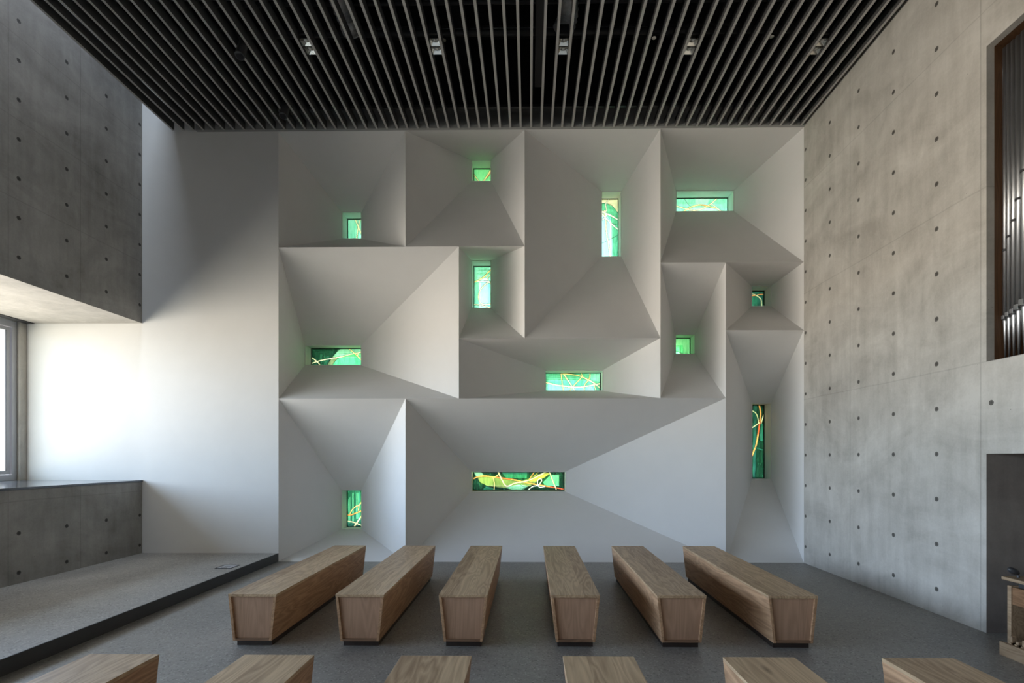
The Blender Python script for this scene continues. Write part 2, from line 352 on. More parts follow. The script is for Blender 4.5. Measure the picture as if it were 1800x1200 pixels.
ART=[
 dict(base='aqua',s=[([(624,384),(629.6,397.9),(637,414)],1.5,'lemon'),([(633.6,384),(629.6,399.6),(626.7,422)],1.2,'lemon')]),
 dict(base='green',s=[([(831,304),(841,317.6),(843,321)],1.1,'yellow'),([(864,297),(855.8,309.9),(848,321)],1.9,'yellow'),([(866,297.5),(860,307),(857,311)],.8,'red')]),
 dict(base='jade',poly=[([(1050,330),(1050,357),(1067.5,357.7),(1077.7,363.3),(1086,374.5),(1100,380),(1100,330)],'cream'),
     ([(1050,372),(1062,372),(1076,392),(1076,455),(1050,455)],'pale')],
   s=[([(1071.5,349),(1064.7,358.8),(1066.4,370),(1062,371)],1.1,'white'),([(1063,370),(1064.7,388),(1066.4,412.8),(1069.2,426.4),(1073,455)],1.7,'lemon'),
      ([(1054,369),(1064,374.5),(1076.5,380.2),(1090,388.6)],1.9,'white'),([(1054,371),(1067.5,385.8),(1076.5,394.8),(1090,406)],1.5,'white'),
      ([(1054,376),(1060,373),(1066,378),(1062,384),(1056,388)],1.2,'white')],
   l=[[(1050,357),(1067.5,357.7),(1077.7,363.3),(1090,380)],[(1050,431),(1067.5,423),(1090,411)],[(1065,382),(1073,391),(1090,397)]]),
 dict(base='aqua',poly=[([(1222,347),(1252,347),(1240,360),(1222,360)],'pale'),([(1215,364),(1255,364),(1262,372),(1210,372)],'pale')],
   s=[([(1185,360.8),(1205.3,367),(1220,369.7),(1233.3,367),(1243.3,362.3),(1252,356.3),(1262,347)],1.4,'lemon'),
      ([(1200,373),(1212,365),(1222.7,361.3),(1230,360)],1.3,'yellow'),([(1230,360),(1237.3,360.7),(1246.7,363)],1.2,'orange'),([(1246.7,363),(1260,366.3),(1268,372)],1.3,'yellow'),([(1250.7,357.7),(1270,373)],1.1,'white')],
   l=[[(1202,348),(1208.7,357.7),(1214.3,363.3)]]),
 dict(base='deep',poly=[([(600.3,608),(591.3,619.2),(584.3,627.5),(581.1,630),(600.3,626.8),(619.5,621.7),(640,616),(640,606)],'mint'),
     ([(584.3,627.5),(573,645),(583,645),(591.3,632),(600.3,626.8)],'leaf'),([(600.3,626.8),(591.3,632),(582,645),(640,645),(640,616),(619.5,621.7)],'vgreen')],
   s=[([(545,639.5),(562,633.9),(581.1,630),(600.3,626.8),(619.5,621.7),(631,619.8),(638,616)],1.1,'lemon'),([(545,626.5),(555.6,633.9),(565,644)],1.1,'lemon'),
      ([(610,610),(622.7,620.4),(638,635)],1.1,'yellow'),([(630,620),(628,626)],.9,'lemon')],
   l=[[(604,608),(591.3,619.2),(584.3,627.5),(572,645)],[(600.3,626.8),(591.3,632),(582,645)]]),
 dict(base='aqua',poly=[([(841,486),(858,486),(858,545),(841,545)],'pale')],
   s=[([(829,497.5),(842.5,491.7),(852.5,485),(858.3,478.3),(866,472.5)],1.4,'yellow'),([(866,481.5),(858.3,486.7),(858.3,493.3),(865,500)],1.0,'lemon'),
      ([(860.8,495),(850.8,501.7),(843.3,511.7),(841.3,521.7),(843.3,530),(850.8,535),(867,534)],1.4,'lemon'),([(828,535),(844,535.8),(852.5,538.3),(867,542)],1.2,'lemon'),([(840,494.5),(858,495)],1.6,'white')]),
 dict(base='green',poly=[([(1180,608),(1200,606),(1201,621),(1180,614)],'vgreen')],l=[[(1184,615.5),(1194,618.8),(1204,623)]]),
 dict(base='dteal',poly=[([(1318,521),(1331,521),(1331,540),(1318,540)],'teal')],
   s=[([(1318,519.8),(1328,519),(1335,517.5),(1345,517)],1.0,'orange'),([(1318,515.5),(1327.5,517.5)],.9,'lemon'),([(1329.5,519),(1335,523),(1338.3,528.3),(1338.8,542)],1.3,'lemon')]),
 dict(base='jade',poly=[([(955,672),(976.7,676.3),(1003.3,679.7),(1040,679),(1046,690),(955,690)],'aqua'),([(1032,655),(1060,655),(1060,672),(1040,668)],'aqua')],
   s=[([(955,670.7),(976.7,676.3),(1003.3,679.7),(1023.3,679.7),(1040,677),(1060,673)],1.7,'lemon'),([(988.5,654),(1000.7,671.7),(1012,689)],1.5,'lemon'),
      ([(989,656.8),(1006.7,658.3),(1020,660.7)],1.3,'yellow'),([(1020,660.7),(1033.3,667),(1046.7,675),(1060,687)],1.6,'lemon'),([(986,654),(988,671.7),(991,690)],1.1,'yellow'),
      ([(1037,654),(1036,665),(1027.3,677.7),(1028,690)],1.2,'yellow'),([(1020.7,654),(1023.3,661),(1018,667.7),(1008,678.3),(999,690)],1.1,'yellow'),([(1044.5,676),(1048.5,690)],1.0,'lemon')]),
 dict(base='deep',poly=[([(1324,712),(1330,712),(1328,845),(1324,845)],'dteal'),([(1337,745),(1341,745),(1341,775),(1336,775)],'teal')],
   s=[([(1333,705),(1336.9,725),(1335.6,741.3)],1.8,'orange'),([(1335.6,741.3),(1334.2,752),(1332.5,764)],1.8,'red'),([(1332.5,764),(1328.8,782.5),(1321,803)],1.9,'orange'),
      ([(1319,719.8),(1328.8,726.3),(1332.5,736.3),(1333,742.5)],1.0,'lemon'),([(1319,754),(1334.4,743)],1.2,'lemon'),([(1338,743.5),(1344,723)],1.2,'lemon'),([(1319,781),(1331,787.5),(1346,791.5)],1.0,'teal')]),
 dict(base='teal',poly=[([(612,878),(616,872),(616,935),(612,935)],'jade'),([(619,866),(622,866),(622,920),(619,920)],'jade'),([(626,866),(630,866),(630,912),(626,912)],'jade'),([(608,918),(640,921),(640,940),(608,940)],'dteal')],
   s=[([(608,905),(618.3,904.3),(625,901.7),(638,896.7)],1.5,'orange'),([(615,903),(619.7,895),(625.7,889.7),(631.7,887),(638,878)],1.3,'yellow'),
      ([(607,915.3),(618.3,916.7),(627,919.7),(640,925)],1.3,'lemon'),([(638,903),(628.3,917),(618,932)],1.8,'lemon'),([(631.3,888),(629.7,897)],1.0,'yellow')]),
 dict(base='deep',poly=[([(839,839),(844,847.5),(857,853.8),(888.6,857),(913,850.6),(929.8,854.8),(962.6,834.8),(941.4,832.7),(930,841),(915,845.3),(893.9,841.6),(872.8,838.5),(851.7,836.9)],'leaf'),
     ([(930,846),(938,838),(955,831),(968,831),(962,836),(945,845)],'olive'),
     ([(888.6,857),(902.4,861),(918,861),(929.8,854.8),(913,850.6)],'mint'),([(830,826),(843,826),(851.7,836),(838,838)],'mint'),
     ([(955,847),(967.8,834),(982.6,834.8),(982.6,854),(957,853)],'jade'),([(879,826),(926,826),(926,840),(890,840)],'teal'),([(880,861),(855,855),(838,866),(905,866)],'teal')],
   s=[([(829,843),(839,838),(851.7,836.4),(872.8,838.5)],1.6,'orange'),([(872.8,838.5),(893.9,841.6),(900,842.4)],1.6,'red'),([(900,842.4),(909.8,844.3),(925.6,848),(940,850.7)],1.6,'orange'),
      ([(940,850.7),(957,853.6),(967.8,855.4)],1.5,'orange'),([(967.8,855.4),(992,859.8)],1.6,'red'),
      ([(875,827),(882.3,843.2),(890.7,854.3),(904.5,849),(920.3,846.4),(936.2,841.1),(962,828)],1.6,'lemon'),
      ([(925,864),(936.2,854.8),(945.7,852.7),(951.5,846),(951.5,842),(948.5,841),(945,845),(945.5,852),(949,856),(957.3,854.8)],1.2,'white'),
      ([(964.8,827),(971,843.2),(979.4,864)],1.3,'lemon'),([(866.5,839),(869,849.6),(868,866)],1.0,'yellow'),([(869,838.5),(877,833.5)],1.0,'yellow'),([(929.5,843),(941,827)],.9,'orange'),([(949,827),(938,838)],.9,'olive')],
   l=[[(829,828),(839,840),(845,848.5),(857,854.6),(888,858),(905,866)],[(913,850.6),(930,855.5),(966,833)],[(843,826),(853,837)],[(905,866),(929,855)]]),
]
def smooth_path(pts):
    if len(pts)<3: return pts
    P=[pts[0]]+list(pts)+[pts[-1]]; out=[]
    for i in range(1,len(P)-2):
        a,b,c,d=[Vector(q) for q in P[i-1:i+3]]
        for k in range(8):
            t=k/8; out.append(.5*((2*b)+(c-a)*t+(2*a-5*b+4*c-d)*t*t+(3*b-a-3*c+d)*t**3))
    out.append(Vector(P[-2])); return out
def inpoly(x,y,P):
    r=False; n=len(P); j=n-1
    for i in range(n):
        xi,yi=P[i]; xj,yj=P[j]
        if (yi>y)!=(yj>y) and x<(xj-xi)*(y-yi)/(yj-yi)+xi: r=not r
        j=i
    return r
WL=['small square stained glass window, leftmost of the top row','tiny bright green stained glass window near the top edge, second from the left','tall pale stained glass window with cream border in the upper middle','wide aqua stained glass window in the upper right recess',
 'wide dark green stained glass window at mid height on the left','upright aqua stained glass window with a looping yellow strand in the centre','small bright green square stained glass window without strands, right of centre','small dark teal square stained glass window near the right concrete wall',
 'wide jade stained glass window crossed by yellow strands, centre of the wall','tall narrow dark green stained glass window with a red strand, lower right','upright teal stained glass window behind the leftmost benches','longest stained glass window, low in the middle, with leaf shapes and red strand']
S=.0042
YP=YG+REV-.005
for k,((x0,x1,z0,z1),art) in enumerate(zip(WIN,ART)):
    root=empty('window_%d'%(k+1),(0,0,0),0,WL[k],'window',kind='structure')
    root.location=((x0+x1)/2,YP,z0)
    # thin dark frame round the pane
    fr=MB(); t=.014
    fr.box(x0,x1,YP-.012,YP+.012,z0,z0+t).box(x0,x1,YP-.012,YP+.012,z1-t,z1).box(x0,x0+t,YP-.012,YP+.012,z0+t,z1-t).box(x1-t,x1,YP-.012,YP+.012,z0+t,z1-t)
    o=fr.build('window_frame',LEAD,root); o.location=-root.location
    # stepped pale outer reveal beyond the glass
    ou=MB(); 
    for i in range(4):
        a=.004+.022*i; b=a+.035; y0=YP+.03+.13*i; y1=y0+.13
        ou.box(x0-.05,x1+.05,y0,y1,z0-.05,z0+a).box(x0-.05,x1+.05,y0,y1,z1-a,z1+.05).box(x0-.05,x0+a,y0,y1,z0+a,z1-a).box(x1-a,x1+.05,y0,y1,z0+a,z1-a)
    o=ou.build('outer_reveal',OUTER,root); o.location=-root.location
    nx=max(4,round((x1-x0-2*t)/S)); nz=max(4,round((z1-z0-2*t)/S))
    dx=(x1-x0-2*t)/nx; dz=(z1-z0-2*t)/nz
    mpp=YP/F
    def cv(pts): return [(q.x,q.z) for q in (at(p[0],p[1],YP) for p in pts)]
    cell=[[None]*nz for _ in range(nx)]
    polys=[(cv(P),c) for P,c in art.get('poly',[])]
    for i in range(nx):
        X_=x0+t+(i+.5)*dx
        for j in range(nz):
            Z_=z0+t+(j+.5)*dz; c=art['base']
            for P,cc in polys:
                if inpoly(X_,Z_,P): c=cc
            cell[i][j]=c
    def stroke(pts,r,val,pri):
        P=[Vector(p) for p in cv(smooth_path(pts))]
        for a,b in zip(P[:-1],P[1:]):
            i0=int((min(a.x,b.x)-r-x0-t)/dx)-1; i1=int((max(a.x,b.x)+r-x0-t)/dx)+1
            j0=int((min(a.y,b.y)-r-z0-t)/dz)-1; j1=int((max(a.y,b.y)+r-z0-t)/dz)+1
            ab=b-a; L=ab.length_squared or 1e-9
            for i in range(max(0,i0),min(nx-1,i1)+1):
                for j in range(max(0,j0),min(nz-1,j1)+1):
                    if pri=='lead' and isinstance(cell[i][j],tuple): continue
                    q=Vector((x0+t+(i+.5)*dx,z0+t+(j+.5)*dz)); u=max(0,min(1,(q-a).dot(ab)/L))
                    if (q-a-u*ab).length<=r: cell[i][j]=val
    for P in art.get('l',[]): stroke(P,.42*mpp,'LEAD','l')
    for si,(P,w,c) in enumerate(art.get('s',[])):
        stroke(P,(w*.62+.6)*mpp,'LEAD','lead'); stroke(P,w*.62*mpp,(si,c),'s')
    groups={}
    for i in range(nx):
        for j in range(nz): groups.setdefault(cell[i][j],[]).append((i,j))
    for key,lst in groups.items():
        idx={}; vs=[]; fs=[]
        yo = 0
        for i,j in lst:
            f=[]
            for a,b in ((i,j),(i+1,j),(i+1,j+1),(i,j+1)):
                if (a,b) not in idx: idx[(a,b)]=len(vs); vs.append((x0+t+a*dx,YP+yo,z0+t+b*dz))
                f.append(idx[(a,b)])
            fs.append(f)
        nm = 'lead_line' if key=='LEAD' else ('glass_strand' if isinstance(key,tuple) else 'glass_pane')
        mt = LEAD if key=='LEAD' else GM[key[1] if isinstance(key,tuple) else key]
        me=bpy.data.meshes.new(nm); me.from_pydata(vs,[],fs); me.materials.append(mt)
        o=bpy.data.objects.new(nm,me); C.objects.link(o); o.parent=root; o.location=-root.location
        if isinstance(key,tuple): o['label']={'lemon':'pale yellow','white':'milky white'}.get(key[1],key[1])+' glass strand'

# ------------------------------------------------------------------ fascia, ceiling void
zf=Z(190,930)
tag(MB().box(X(347),XR,YW-.05,YW-.002,ZC+.005,zf).build('trim_1',FASCIA),'dark grey fascia band along the top of the end wall above the slats','trim',kind='structure')
XP=X(346)
ce=MB()
ce.box(XP,XR+.3,YB,YW+.3,ZTOP-.1,ZTOP+.1)
ce.box(XP,XR,YW-.03,YW-.003,zf,ZTOP-.1)
ce.box(XP,XP+.05,YB,YW-.055,ZC+.13,ZTOP-.1)
ce.box(XR-.02,XR-.002,YB,YW-.05,ZC+.14,ZTOP-.1)
for yy in (5.1,6.05,7.35): ce.box(XP+.05,XR-.02,yy,yy+.25,ZTOP-.55,ZTOP-.1)
for xx in (-3.9,-1.1,1.6): ce.box(xx,xx+.16,YB,YW-.05,ZTOP-.75,ZTOP-.1)
tag(MB().box(XP-.02,XP-.002,YB,YW-.055,ZC+.13,ZSKY).box(XL+.40,XP-.021,YB,YW-.002,ZC+.80,ZC+.88).build('wall_shaft',BLACK),'black upstand between the light slot and the black ceiling void, with an added ledge narrowing the light','wall',kind='structure')  # second box: unseen ledge added above the slats to narrow the skylight
tag(ce.build('ceiling',BLACK),'black painted roof slab and beams above the slats','ceiling',kind='structure')
# slats
NS=62; xa=X(308.6)-.0; xb=XR-.075
SW=.034; SH=.125
grid=empty('slatted_ceiling',((xa+xb)/2,YW-.06,ZC),0,'suspended ceiling of long parallel dark grey slats over the whole room','slatted ceiling')
sl0=None
for i in range(NS):
    x=xa+(xb-xa)*i/(NS-1)
    if sl0 is None:
        sl0=MB().box(-SW/2,SW/2,YB-grid.location.y,.007,0,SH).build('slat',SLAT,grid,bevel=.001); o=sl0
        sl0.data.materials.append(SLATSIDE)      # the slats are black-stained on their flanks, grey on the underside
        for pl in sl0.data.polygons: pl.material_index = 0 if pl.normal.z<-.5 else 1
    else: o=sl0.copy(); C.objects.link(o); o.parent=grid
    o.location=(x-grid.location.x,0,0)
pitch=(xb-xa)/(NS-1)
# hidden carriers above slats
for yy in (YW-.35,YW-2.2,YW-4.4): o=MB().box(XP+.05,XR-.02,yy,yy+.04,ZC+SH,ZC+SH+.04).build('carrier_rail',BLACKMETAL,grid); o.location=-grid.location
# downlights
def slot(px):   # centre of the gap nearest to this pixel column
    p=at_z(px,82,ZC+.03); k=round((p.x-xa)/pitch-.5); return xa+(k+.5)*pitch
dl=empty('ceiling_light',(0,0,0))
hw=.062
MB().box(-hw,hw,-.14,.16,.05,.17).build('housing',BLACKMETAL,dl)
for yc in (-.066,.066):
    r=MB(); a=.058; b=.032
    o4=[(-a,yc-a),(a,yc-a),(a,yc+a),(-a,yc+a)]; i4=[(-b,yc-b),(b,yc-b),(b,yc+b),(-b,yc+b)]
    for q in range(4):
        w_=(q+1)%4; r.poly([(*o4[q],.0),(*o4[w_],.0),(*i4[w_],.045),(*i4[q],.045)])
        r.poly([(*o4[q],.0),(*o4[w_],.0),(o4[w_][0]*1.04,yc+(o4[w_][1]-yc)*1.04,.049),(o4[q][0]*1.04,yc+(o4[q][1]-yc)*1.04,.049)])
    r.poly([(*i4[0],.045),(*i4[1],.045),(*i4[2],.045),(*i4[3],.045)])
    rr=r.build('reflector',CHROME,dl)
    MB().tube([(0,yc,.044),(0,yc,.030),(0,yc,.022)],[.024,.024,.012],16).build('lamp',LAMP,rr,smooth=True)
DLL=['twin square downlight between the slats, leftmost of the five','twin square downlight between the slats, second from the left','twin square downlight between the slats, the middle of the five','twin square downlight between the slats, second from the right','twin square downlight between the slats, nearest the right concrete wall']
for i,px in enumerate((543,768,993,1219,1447)):
    o=dl if i==0 else copy_tree(dl); p=at_z(px,82,ZC+.03)
    o.location=(slot(px),p.y,ZC+.03); tag(o,DLL[i],'downlight','twin downlights in the ceiling')
# cylinder spots
def spot(px,py,lab):
    p=at_z(px,py,ZC+.02); x=slot_x(p.x)
    t=empty('ceiling_spotlight',(x,p.y,ZC+.02),0,lab,'spotlight','black ceiling spotlights')
    MB().tube([(0,-.05,-.19),(0,.05,.07)],.058,20).build('body',BLACKMETAL,t,bevel=.003)
    MB().tube([(0,.05,.06),(0,.05,.30)],.012,8).build('stem',BLACKMETAL,t)
    MB().tube([(0,-.0515,-.1925),(0,-.0505,-.1905)],.046,20).build('lens',LAMP if False else BLACK,t)
def slot_x(x): 
    k=round((x-xa)/pitch-.5); return xa+(k+.5)*pitch
spot(417,78,'black cylinder spotlight between the slats nearer the camera, on the left')
spot(491,186,'black cylinder spotlight between the slats close to the end wall, on the left')
# services in the void
p=at_z(930,56,7.75)
tag(MB().tube([(XP+.1,p.y,7.75),(XR-.05,p.y,7.75)],.045,14).build('ceiling_pipe',BLACKMETAL,smooth=True),'black pipe crossing above the slats in the ceiling','pipe')
tag(MB().tube([(XP+.1,p.y-.25,7.95),(XR-.05,p.y-.25,7.95)],.03,12).build('ceiling_conduit',BLACKMETAL,smooth=True),'thin black conduit behind the pipe above the slats','conduit')
for px,lab in ((787,'small bright sprinkler head on the pipe, left of centre'),(1157,'small bright sprinkler head on the pipe, right of centre'),(1366,'small bright sprinkler head on the pipe, towards the right wall')):
    q=at_z(px,58,7.68)
    t=empty('ceiling_sprinkler',(slot_x(q.x),p.y,7.70),0,lab,'sprinkler','sprinkler heads above the slats')
    MB().tube([(0,0,0),(0,0,-.05)],.016,10).build('stem',CHROME,t); MB().tube([(0,0,-.05),(0,0,-.056)],.032,14).build('deflector',CHROME,t)
def duct(pts,r,lab):
    path=smooth3(pts); rad=[r*(1+.07*math.sin(i*2.3)+.03*random.uniform(-1,1)) for i in range(len(path))]
    tag(MB().tube(path,rad,20).build('ceiling_duct',FOIL,smooth=True),lab,'duct','foil ducts above the slats')
def smooth3(pts,n=14):
    P=[Vector(pts[0])]+[Vector(q) for q in pts]+[Vector(pts[-1])]; out=[]
    for i in range(1,len(P)-2):
        a,b,c,d=P[i-1:i+3]
        for k in range(n):
            t=k/n; out.append(.5*((2*b)+(c-a)*t+(2*a-5*b+4*c-d)*t*t+(3*b-a-3*c+d)*t**3))
    out.append(P[-2]); return out
d1=at_z(628,92,7.55); d0=at_z(590,0,7.9)
duct([(d0.x-.1,5.2,8.0),(d0.x+.05,5.9,7.9),(d1.x,6.55,7.68),(d1.x+.1,6.62,7.45)],.13,'crinkled foil duct above the slats, left of centre')
d2=at_z(985,88,7.5)
duct([(.75,5.0,7.95),(.62,5.8,7.85),(.50,6.30,7.7),(d2.x+.08,6.60,7.62),(d2.x,6.66,7.45)],.13,'crinkled foil duct above the slats, near the middle')
q=at_z(948,150,7.25)
tag(MB().box(q.x-.07,q.x+.07,4.2,q.y,7.22,7.42).build('ceiling_channel',BLACKMETAL,bevel=.004),'long black rectangular channel above the slats in the middle','channel')

# ------------------------------------------------------------------ left side
wl=MB()
wl.poly([(XL,YB,0),(XL,YW,0),(XL,YW,ZSILL-.03),(XL,YB,ZSILL-.03)])
wl.poly([(XL,YB,ZSOF),(XL,YW,ZSOF),(XL,YW,ZSKY),(XL,YB,ZSKY)])
wl.poly([(XL-.35,YB,ZSOF+.3),(XL-.35,YW,ZSOF+.3),(XL-.35,YW,ZSKY),(XL-.35,YB,ZSKY)])
wl.poly([(XL,YB,ZSKY),(XL,YW,ZSKY),(XL-.35,YW,ZSKY),(XL-.35,YB,ZSKY)])
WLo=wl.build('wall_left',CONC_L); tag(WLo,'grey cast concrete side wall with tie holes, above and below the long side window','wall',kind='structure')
# deep soffit
so=MB().box(XO-.75,XL-.001,YB,YW-.001,ZSOF,ZSOF+.3).build('trim_2',CONC_P); tag(so,'pale concrete soffit over the long side window','soffit',kind='structure')
# jamb column at the end wall
tag(MB().box(XO-.55,XO,at(40,803,YW).y-.105,YW-.001,0,ZSOF).build('trim_3',CONC_P),'pale concrete jamb where the side window meets the end wall','jamb',kind='structure')
YJ=YW-.105
# sill slab
tag(MB().box(XO-.6,XL+.012,YB,YW-.001,ZSILL-.03,ZSILL).build('trim_4',SILL,bevel=.002),'dark polished stone sill of the side window','sill',kind='structure')
tag(MB().box(XO-.6,XL-.002,YB,YW-.002,0,ZSILL-.031).build('trim_5',CONC_P),'concrete parapet body under the stone sill','parapet',kind='structure')
# window frame
w13=empty('window_13',(XO-.1,YJ,ZSILL),0,'long clear side window with grey metal frame at the far left','window',kind='structure')
def wpart(mb,name,m,bev=.003,par=w13):
    o=mb.build(name,m,par,bevel=bev); o.location=-w13.location if par is w13 else Vector((0,0,0)); return o
xo=XO
b=MB().box(xo-.14,xo-.05,YB,YJ,ZSILL,ZSILL+.09).box(xo-.14,xo-.05,YB,YJ,ZSOF-.10,ZSOF-.001)
b.box(xo-.14,xo-.05,YJ-.075,YJ,ZSILL+.09,ZSOF-.10)
wpart(b,'window_frame',FRAME)
yk=YJ-.085; 
spans=[(YJ-.085,YJ-2.6)]+[(YJ-2.7-2.6*i,YJ-2.7-2.6*i-2.5) for i in range(6)]
for (ya,yb) in spans:
    yb=max(yb,YB+.05)
    if ya-yb<.4: continue
    s_=MB(); a,z0,z1=.055,ZSILL+.10,ZSOF-.11
    s_.box(xo-.13,xo-.075,ya-a,ya,z0,z1).box(xo-.13,xo-.075,yb,yb+a,z0,z1).box(xo-.13,xo-.075,yb+a,ya-a,z0,z0+a).box(xo-.13,xo-.075,yb+a,ya-a,z1-a,z1)
    so_=wpart(s_,'sash',FRAME)
    g_=MB().box(xo-.105,xo-.097,yb+a,ya-a,z0+a,z1-a).build('window_pane',CLEAR,so_)
    e_=MB(); e=.008
    e_.box(xo-.096,xo-.070,ya-a-e,ya-a,z0+a,z1-a).box(xo-.096,xo-.070,yb+a,yb+a+e,z0+a,z1-a).build('seal',FRAMEDARK,so_)
    mu=MB().box(xo-.14,xo-.05,yb-.098,yb-.002,ZSILL+.09,ZSOF-.10); wpart(mu,'mullion',FRAME)
# blind pocket at the soffit
tag(MB().box(xo+.02,xo+.16,YB,at(60,569,YW).y-.03,ZSOF-.012,ZSOF-.002).build('trim_6',FRAMEDARK),'dark blind slot in the soffit beside the side window','blind slot',kind='structure')
# exterior overhang
# platform and step
tag(MB().box(XL+.001,XS-.012,YB,YW-.001,0,PLAT).build('trim_7',PLATF),'raised polished concrete platform along the left wall','platform',kind='structure')
tag(MB().box(XS-.012,XS,YB,YW-.001,.0,PLAT).build('trim_8',STEEL),'dark metal riser of the low platform step','step riser',kind='structure')
# floor box
pf=at_z(400,996,PLAT)
fo=empty('floor_outlet',(pf.x,pf.y,PLAT),0,'small square floor outlet lid set in the raised platform','outlet')
t=.012; h=.115
MB().box(-h,h,-h,-h+t,0,.006).box(-h,h,h-t,h,0,.006).box(-h,-h+t,-h+t,h-t,0,.006).box(h-t,h,-h+t,h-t,0,.006).build('frame',FRAMEDARK,fo)
MB().box(-h+t+.004,h-t-.004,-h+t+.004,h-t-.004,0,.004).build('lid',FRAME,fo)
for y_ in (-.08,.005): MB().box(-.04,.04,y_-.005,y_+.005,.0035,.0055).build('lid_handle',FRAMEDARK,fo)

# ------------------------------------------------------------------ floor, back
fl=MB().poly([(XS-.1,YB,0),(XR+1.2,YB,0),(XR+1.2,YW,0),(XS-.1,YW,0)]).build('floor',FLOOR); tag(fl,'grey polished concrete floor','floor',kind='structure')
wb=MB().poly([(XO-.6,YB,0),(XR+1.2,YB,0),(XR+1.2,YB,ZSKY),(XO-.6,YB,ZSKY)])
tag(wb.build('wall_back',PLASTER),'pale plaster wall behind the viewer','wall',kind='structure')

# ------------------------------------------------------------------ right wall with organ loft opening and niche
YO=at(1734,803,1).x; YO = XR/ (at(1734,803,1).x)   # depth of the opening's far jamb
ZO0=at(1735,635.5,YO).z; ZO1=at(1733,82,YO).z; ZN=at(1735,797,YO).z
YN=.6
wr=MB(); T=.075
def q(y0,y1,z0,z1,x=XR): wr.poly([(x,y0,z0),(x,y1,z0),(x,y1,z1),(x,y0,z1)])
q(YO,YW,0,ZTOP); q(YB,YN,0,ZTOP); q(YN,YO,ZN,ZO0); q(YN,YO,ZO1,ZTOP)
# organ opening reveals
wr.poly([(XR,YO,ZO0),(XR+T,YO,ZO0),(XR+T,YO,ZO1),(XR,YO,ZO1)]); wr.poly([(XR,YN,ZO0),(XR+T,YN,ZO0),(XR+T,YN,ZO1),(XR,YN,ZO1)])
wr.poly([(XR,YN,ZO1),(XR+T,YN,ZO1),(XR+T,YO,ZO1),(XR,YO,ZO1)]); wr.poly([(XR,YN,ZO0),(XR+T,YN,ZO0),(XR+T,YO,ZO0),(XR,YO,ZO0)])
wro=wr.build('wall_right',CONC_R); tag(wro,'warm grey cast concrete side wall with rows of tie holes','wall',kind='structure')
nb=MB()
nb.poly([(XR,YO,0),(XR+1.1,YO,0),(XR+1.1,YO,ZN),(XR,YO,ZN)]); nb.poly([(XR,YN,0),(XR+1.1,YN,0),(XR+1.1,YN,ZN),(XR,YN,ZN)])
nb.poly([(XR+1.1,YN,0),(XR+1.1,YO,0),(XR+1.1,YO,ZN),(XR+1.1,YN,ZN)]); nb.poly([(XR,YN,ZN),(XR+1.1,YN,ZN),(XR+1.1,YO,ZN),(XR,YO,ZN)])
nb.box(XR+T+.002,XR+1.1,YN-.04,YO+.04,ZN+.002,ZO0-.031)
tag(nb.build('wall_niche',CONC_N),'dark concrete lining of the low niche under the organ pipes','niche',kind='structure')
# organ
XE=XR+T
org=empty('pipe_organ',(XE,YO,ZO0),0,'pipe organ with tin pipes in a wooden case behind the right wall opening','organ')
def op(mb,name,m,**k):
    par=k.pop('par',org); o=mb.build(name,m,par,**k)
    if par is org: o.location=-org.location
    return o
for a_,b_ in ((YO+.001,YO+.04),(YN-.04,YN-.001)): op(MB().box(XE+.001,XE+.60,a_,b_,ZO0,ZO1),'case_side',OAKCASE)
op(MB().box(XE+.001,XE+.60,YN,YO,ZO0-.03,ZO0),'case_floor',OAKCASE)
op(MB().box(XE+.56,XE+.60,YN,YO,ZO0,ZO1),'case_back',OAKCASE)
op(MB().box(XE-.02,XE+.62,YN-.04,YO+.04,ZO1+.001,ZO1+.04),'case_top',OAKCASE)
px_list=[1760.5,1767,1774.3,1782.5,1791.5,1802]
mouth=[565,560,555,550,543,535]; band=[459,440,416,388,350,300]
yprev=None
for i in range(14):
    xc=XE+.085
    if i<6:
        a=at(px_list[i],803,1).x; yc=xc/a; zm=at(px_list[i],mouth[i],yc).z; zb=at(px_list[i],band[i],yc).z; ylast=yc
        rr=[.0165,.019,.021,.023,.026,.030][i]
    else:
        rr=.030+.003*(i-5); yc=ylast-rr*2.15; ylast=yc; zm=zm+.03; zb=min(zb+.16,ZO1-.3)
    pp=MB().tube([(xc,yc,zm),(xc,yc,ZO1-.03)],rr,20)
    po=op(pp,'organ_pipe',TIN,smooth=True)
    MB().tube([(xc,yc,ZO0+.0),(xc,yc,zm-.012),(xc,yc,zm)],[rr*.28,rr*.98,rr*.98],20).build('pipe_foot',TIN,po,smooth=True)
    MB().box(xc-rr*1.35,xc-rr*.55,yc-rr*.8,yc+rr*.8,zm-.004,zm+rr*1.7).build('pipe_mouth',TIN,po,bevel=.002)
    MB().tube([(xc,yc,zb-.012),(xc,yc,zb+.012)],rr*1.16,20).build('pipe_clamp',BLACKMETAL,po)
    MB().tube([(xc,yc,zm-.02),(xc,yc,zm-.008)],rr*1.2,16).build('pipe_collar',BLACKMETAL,po)
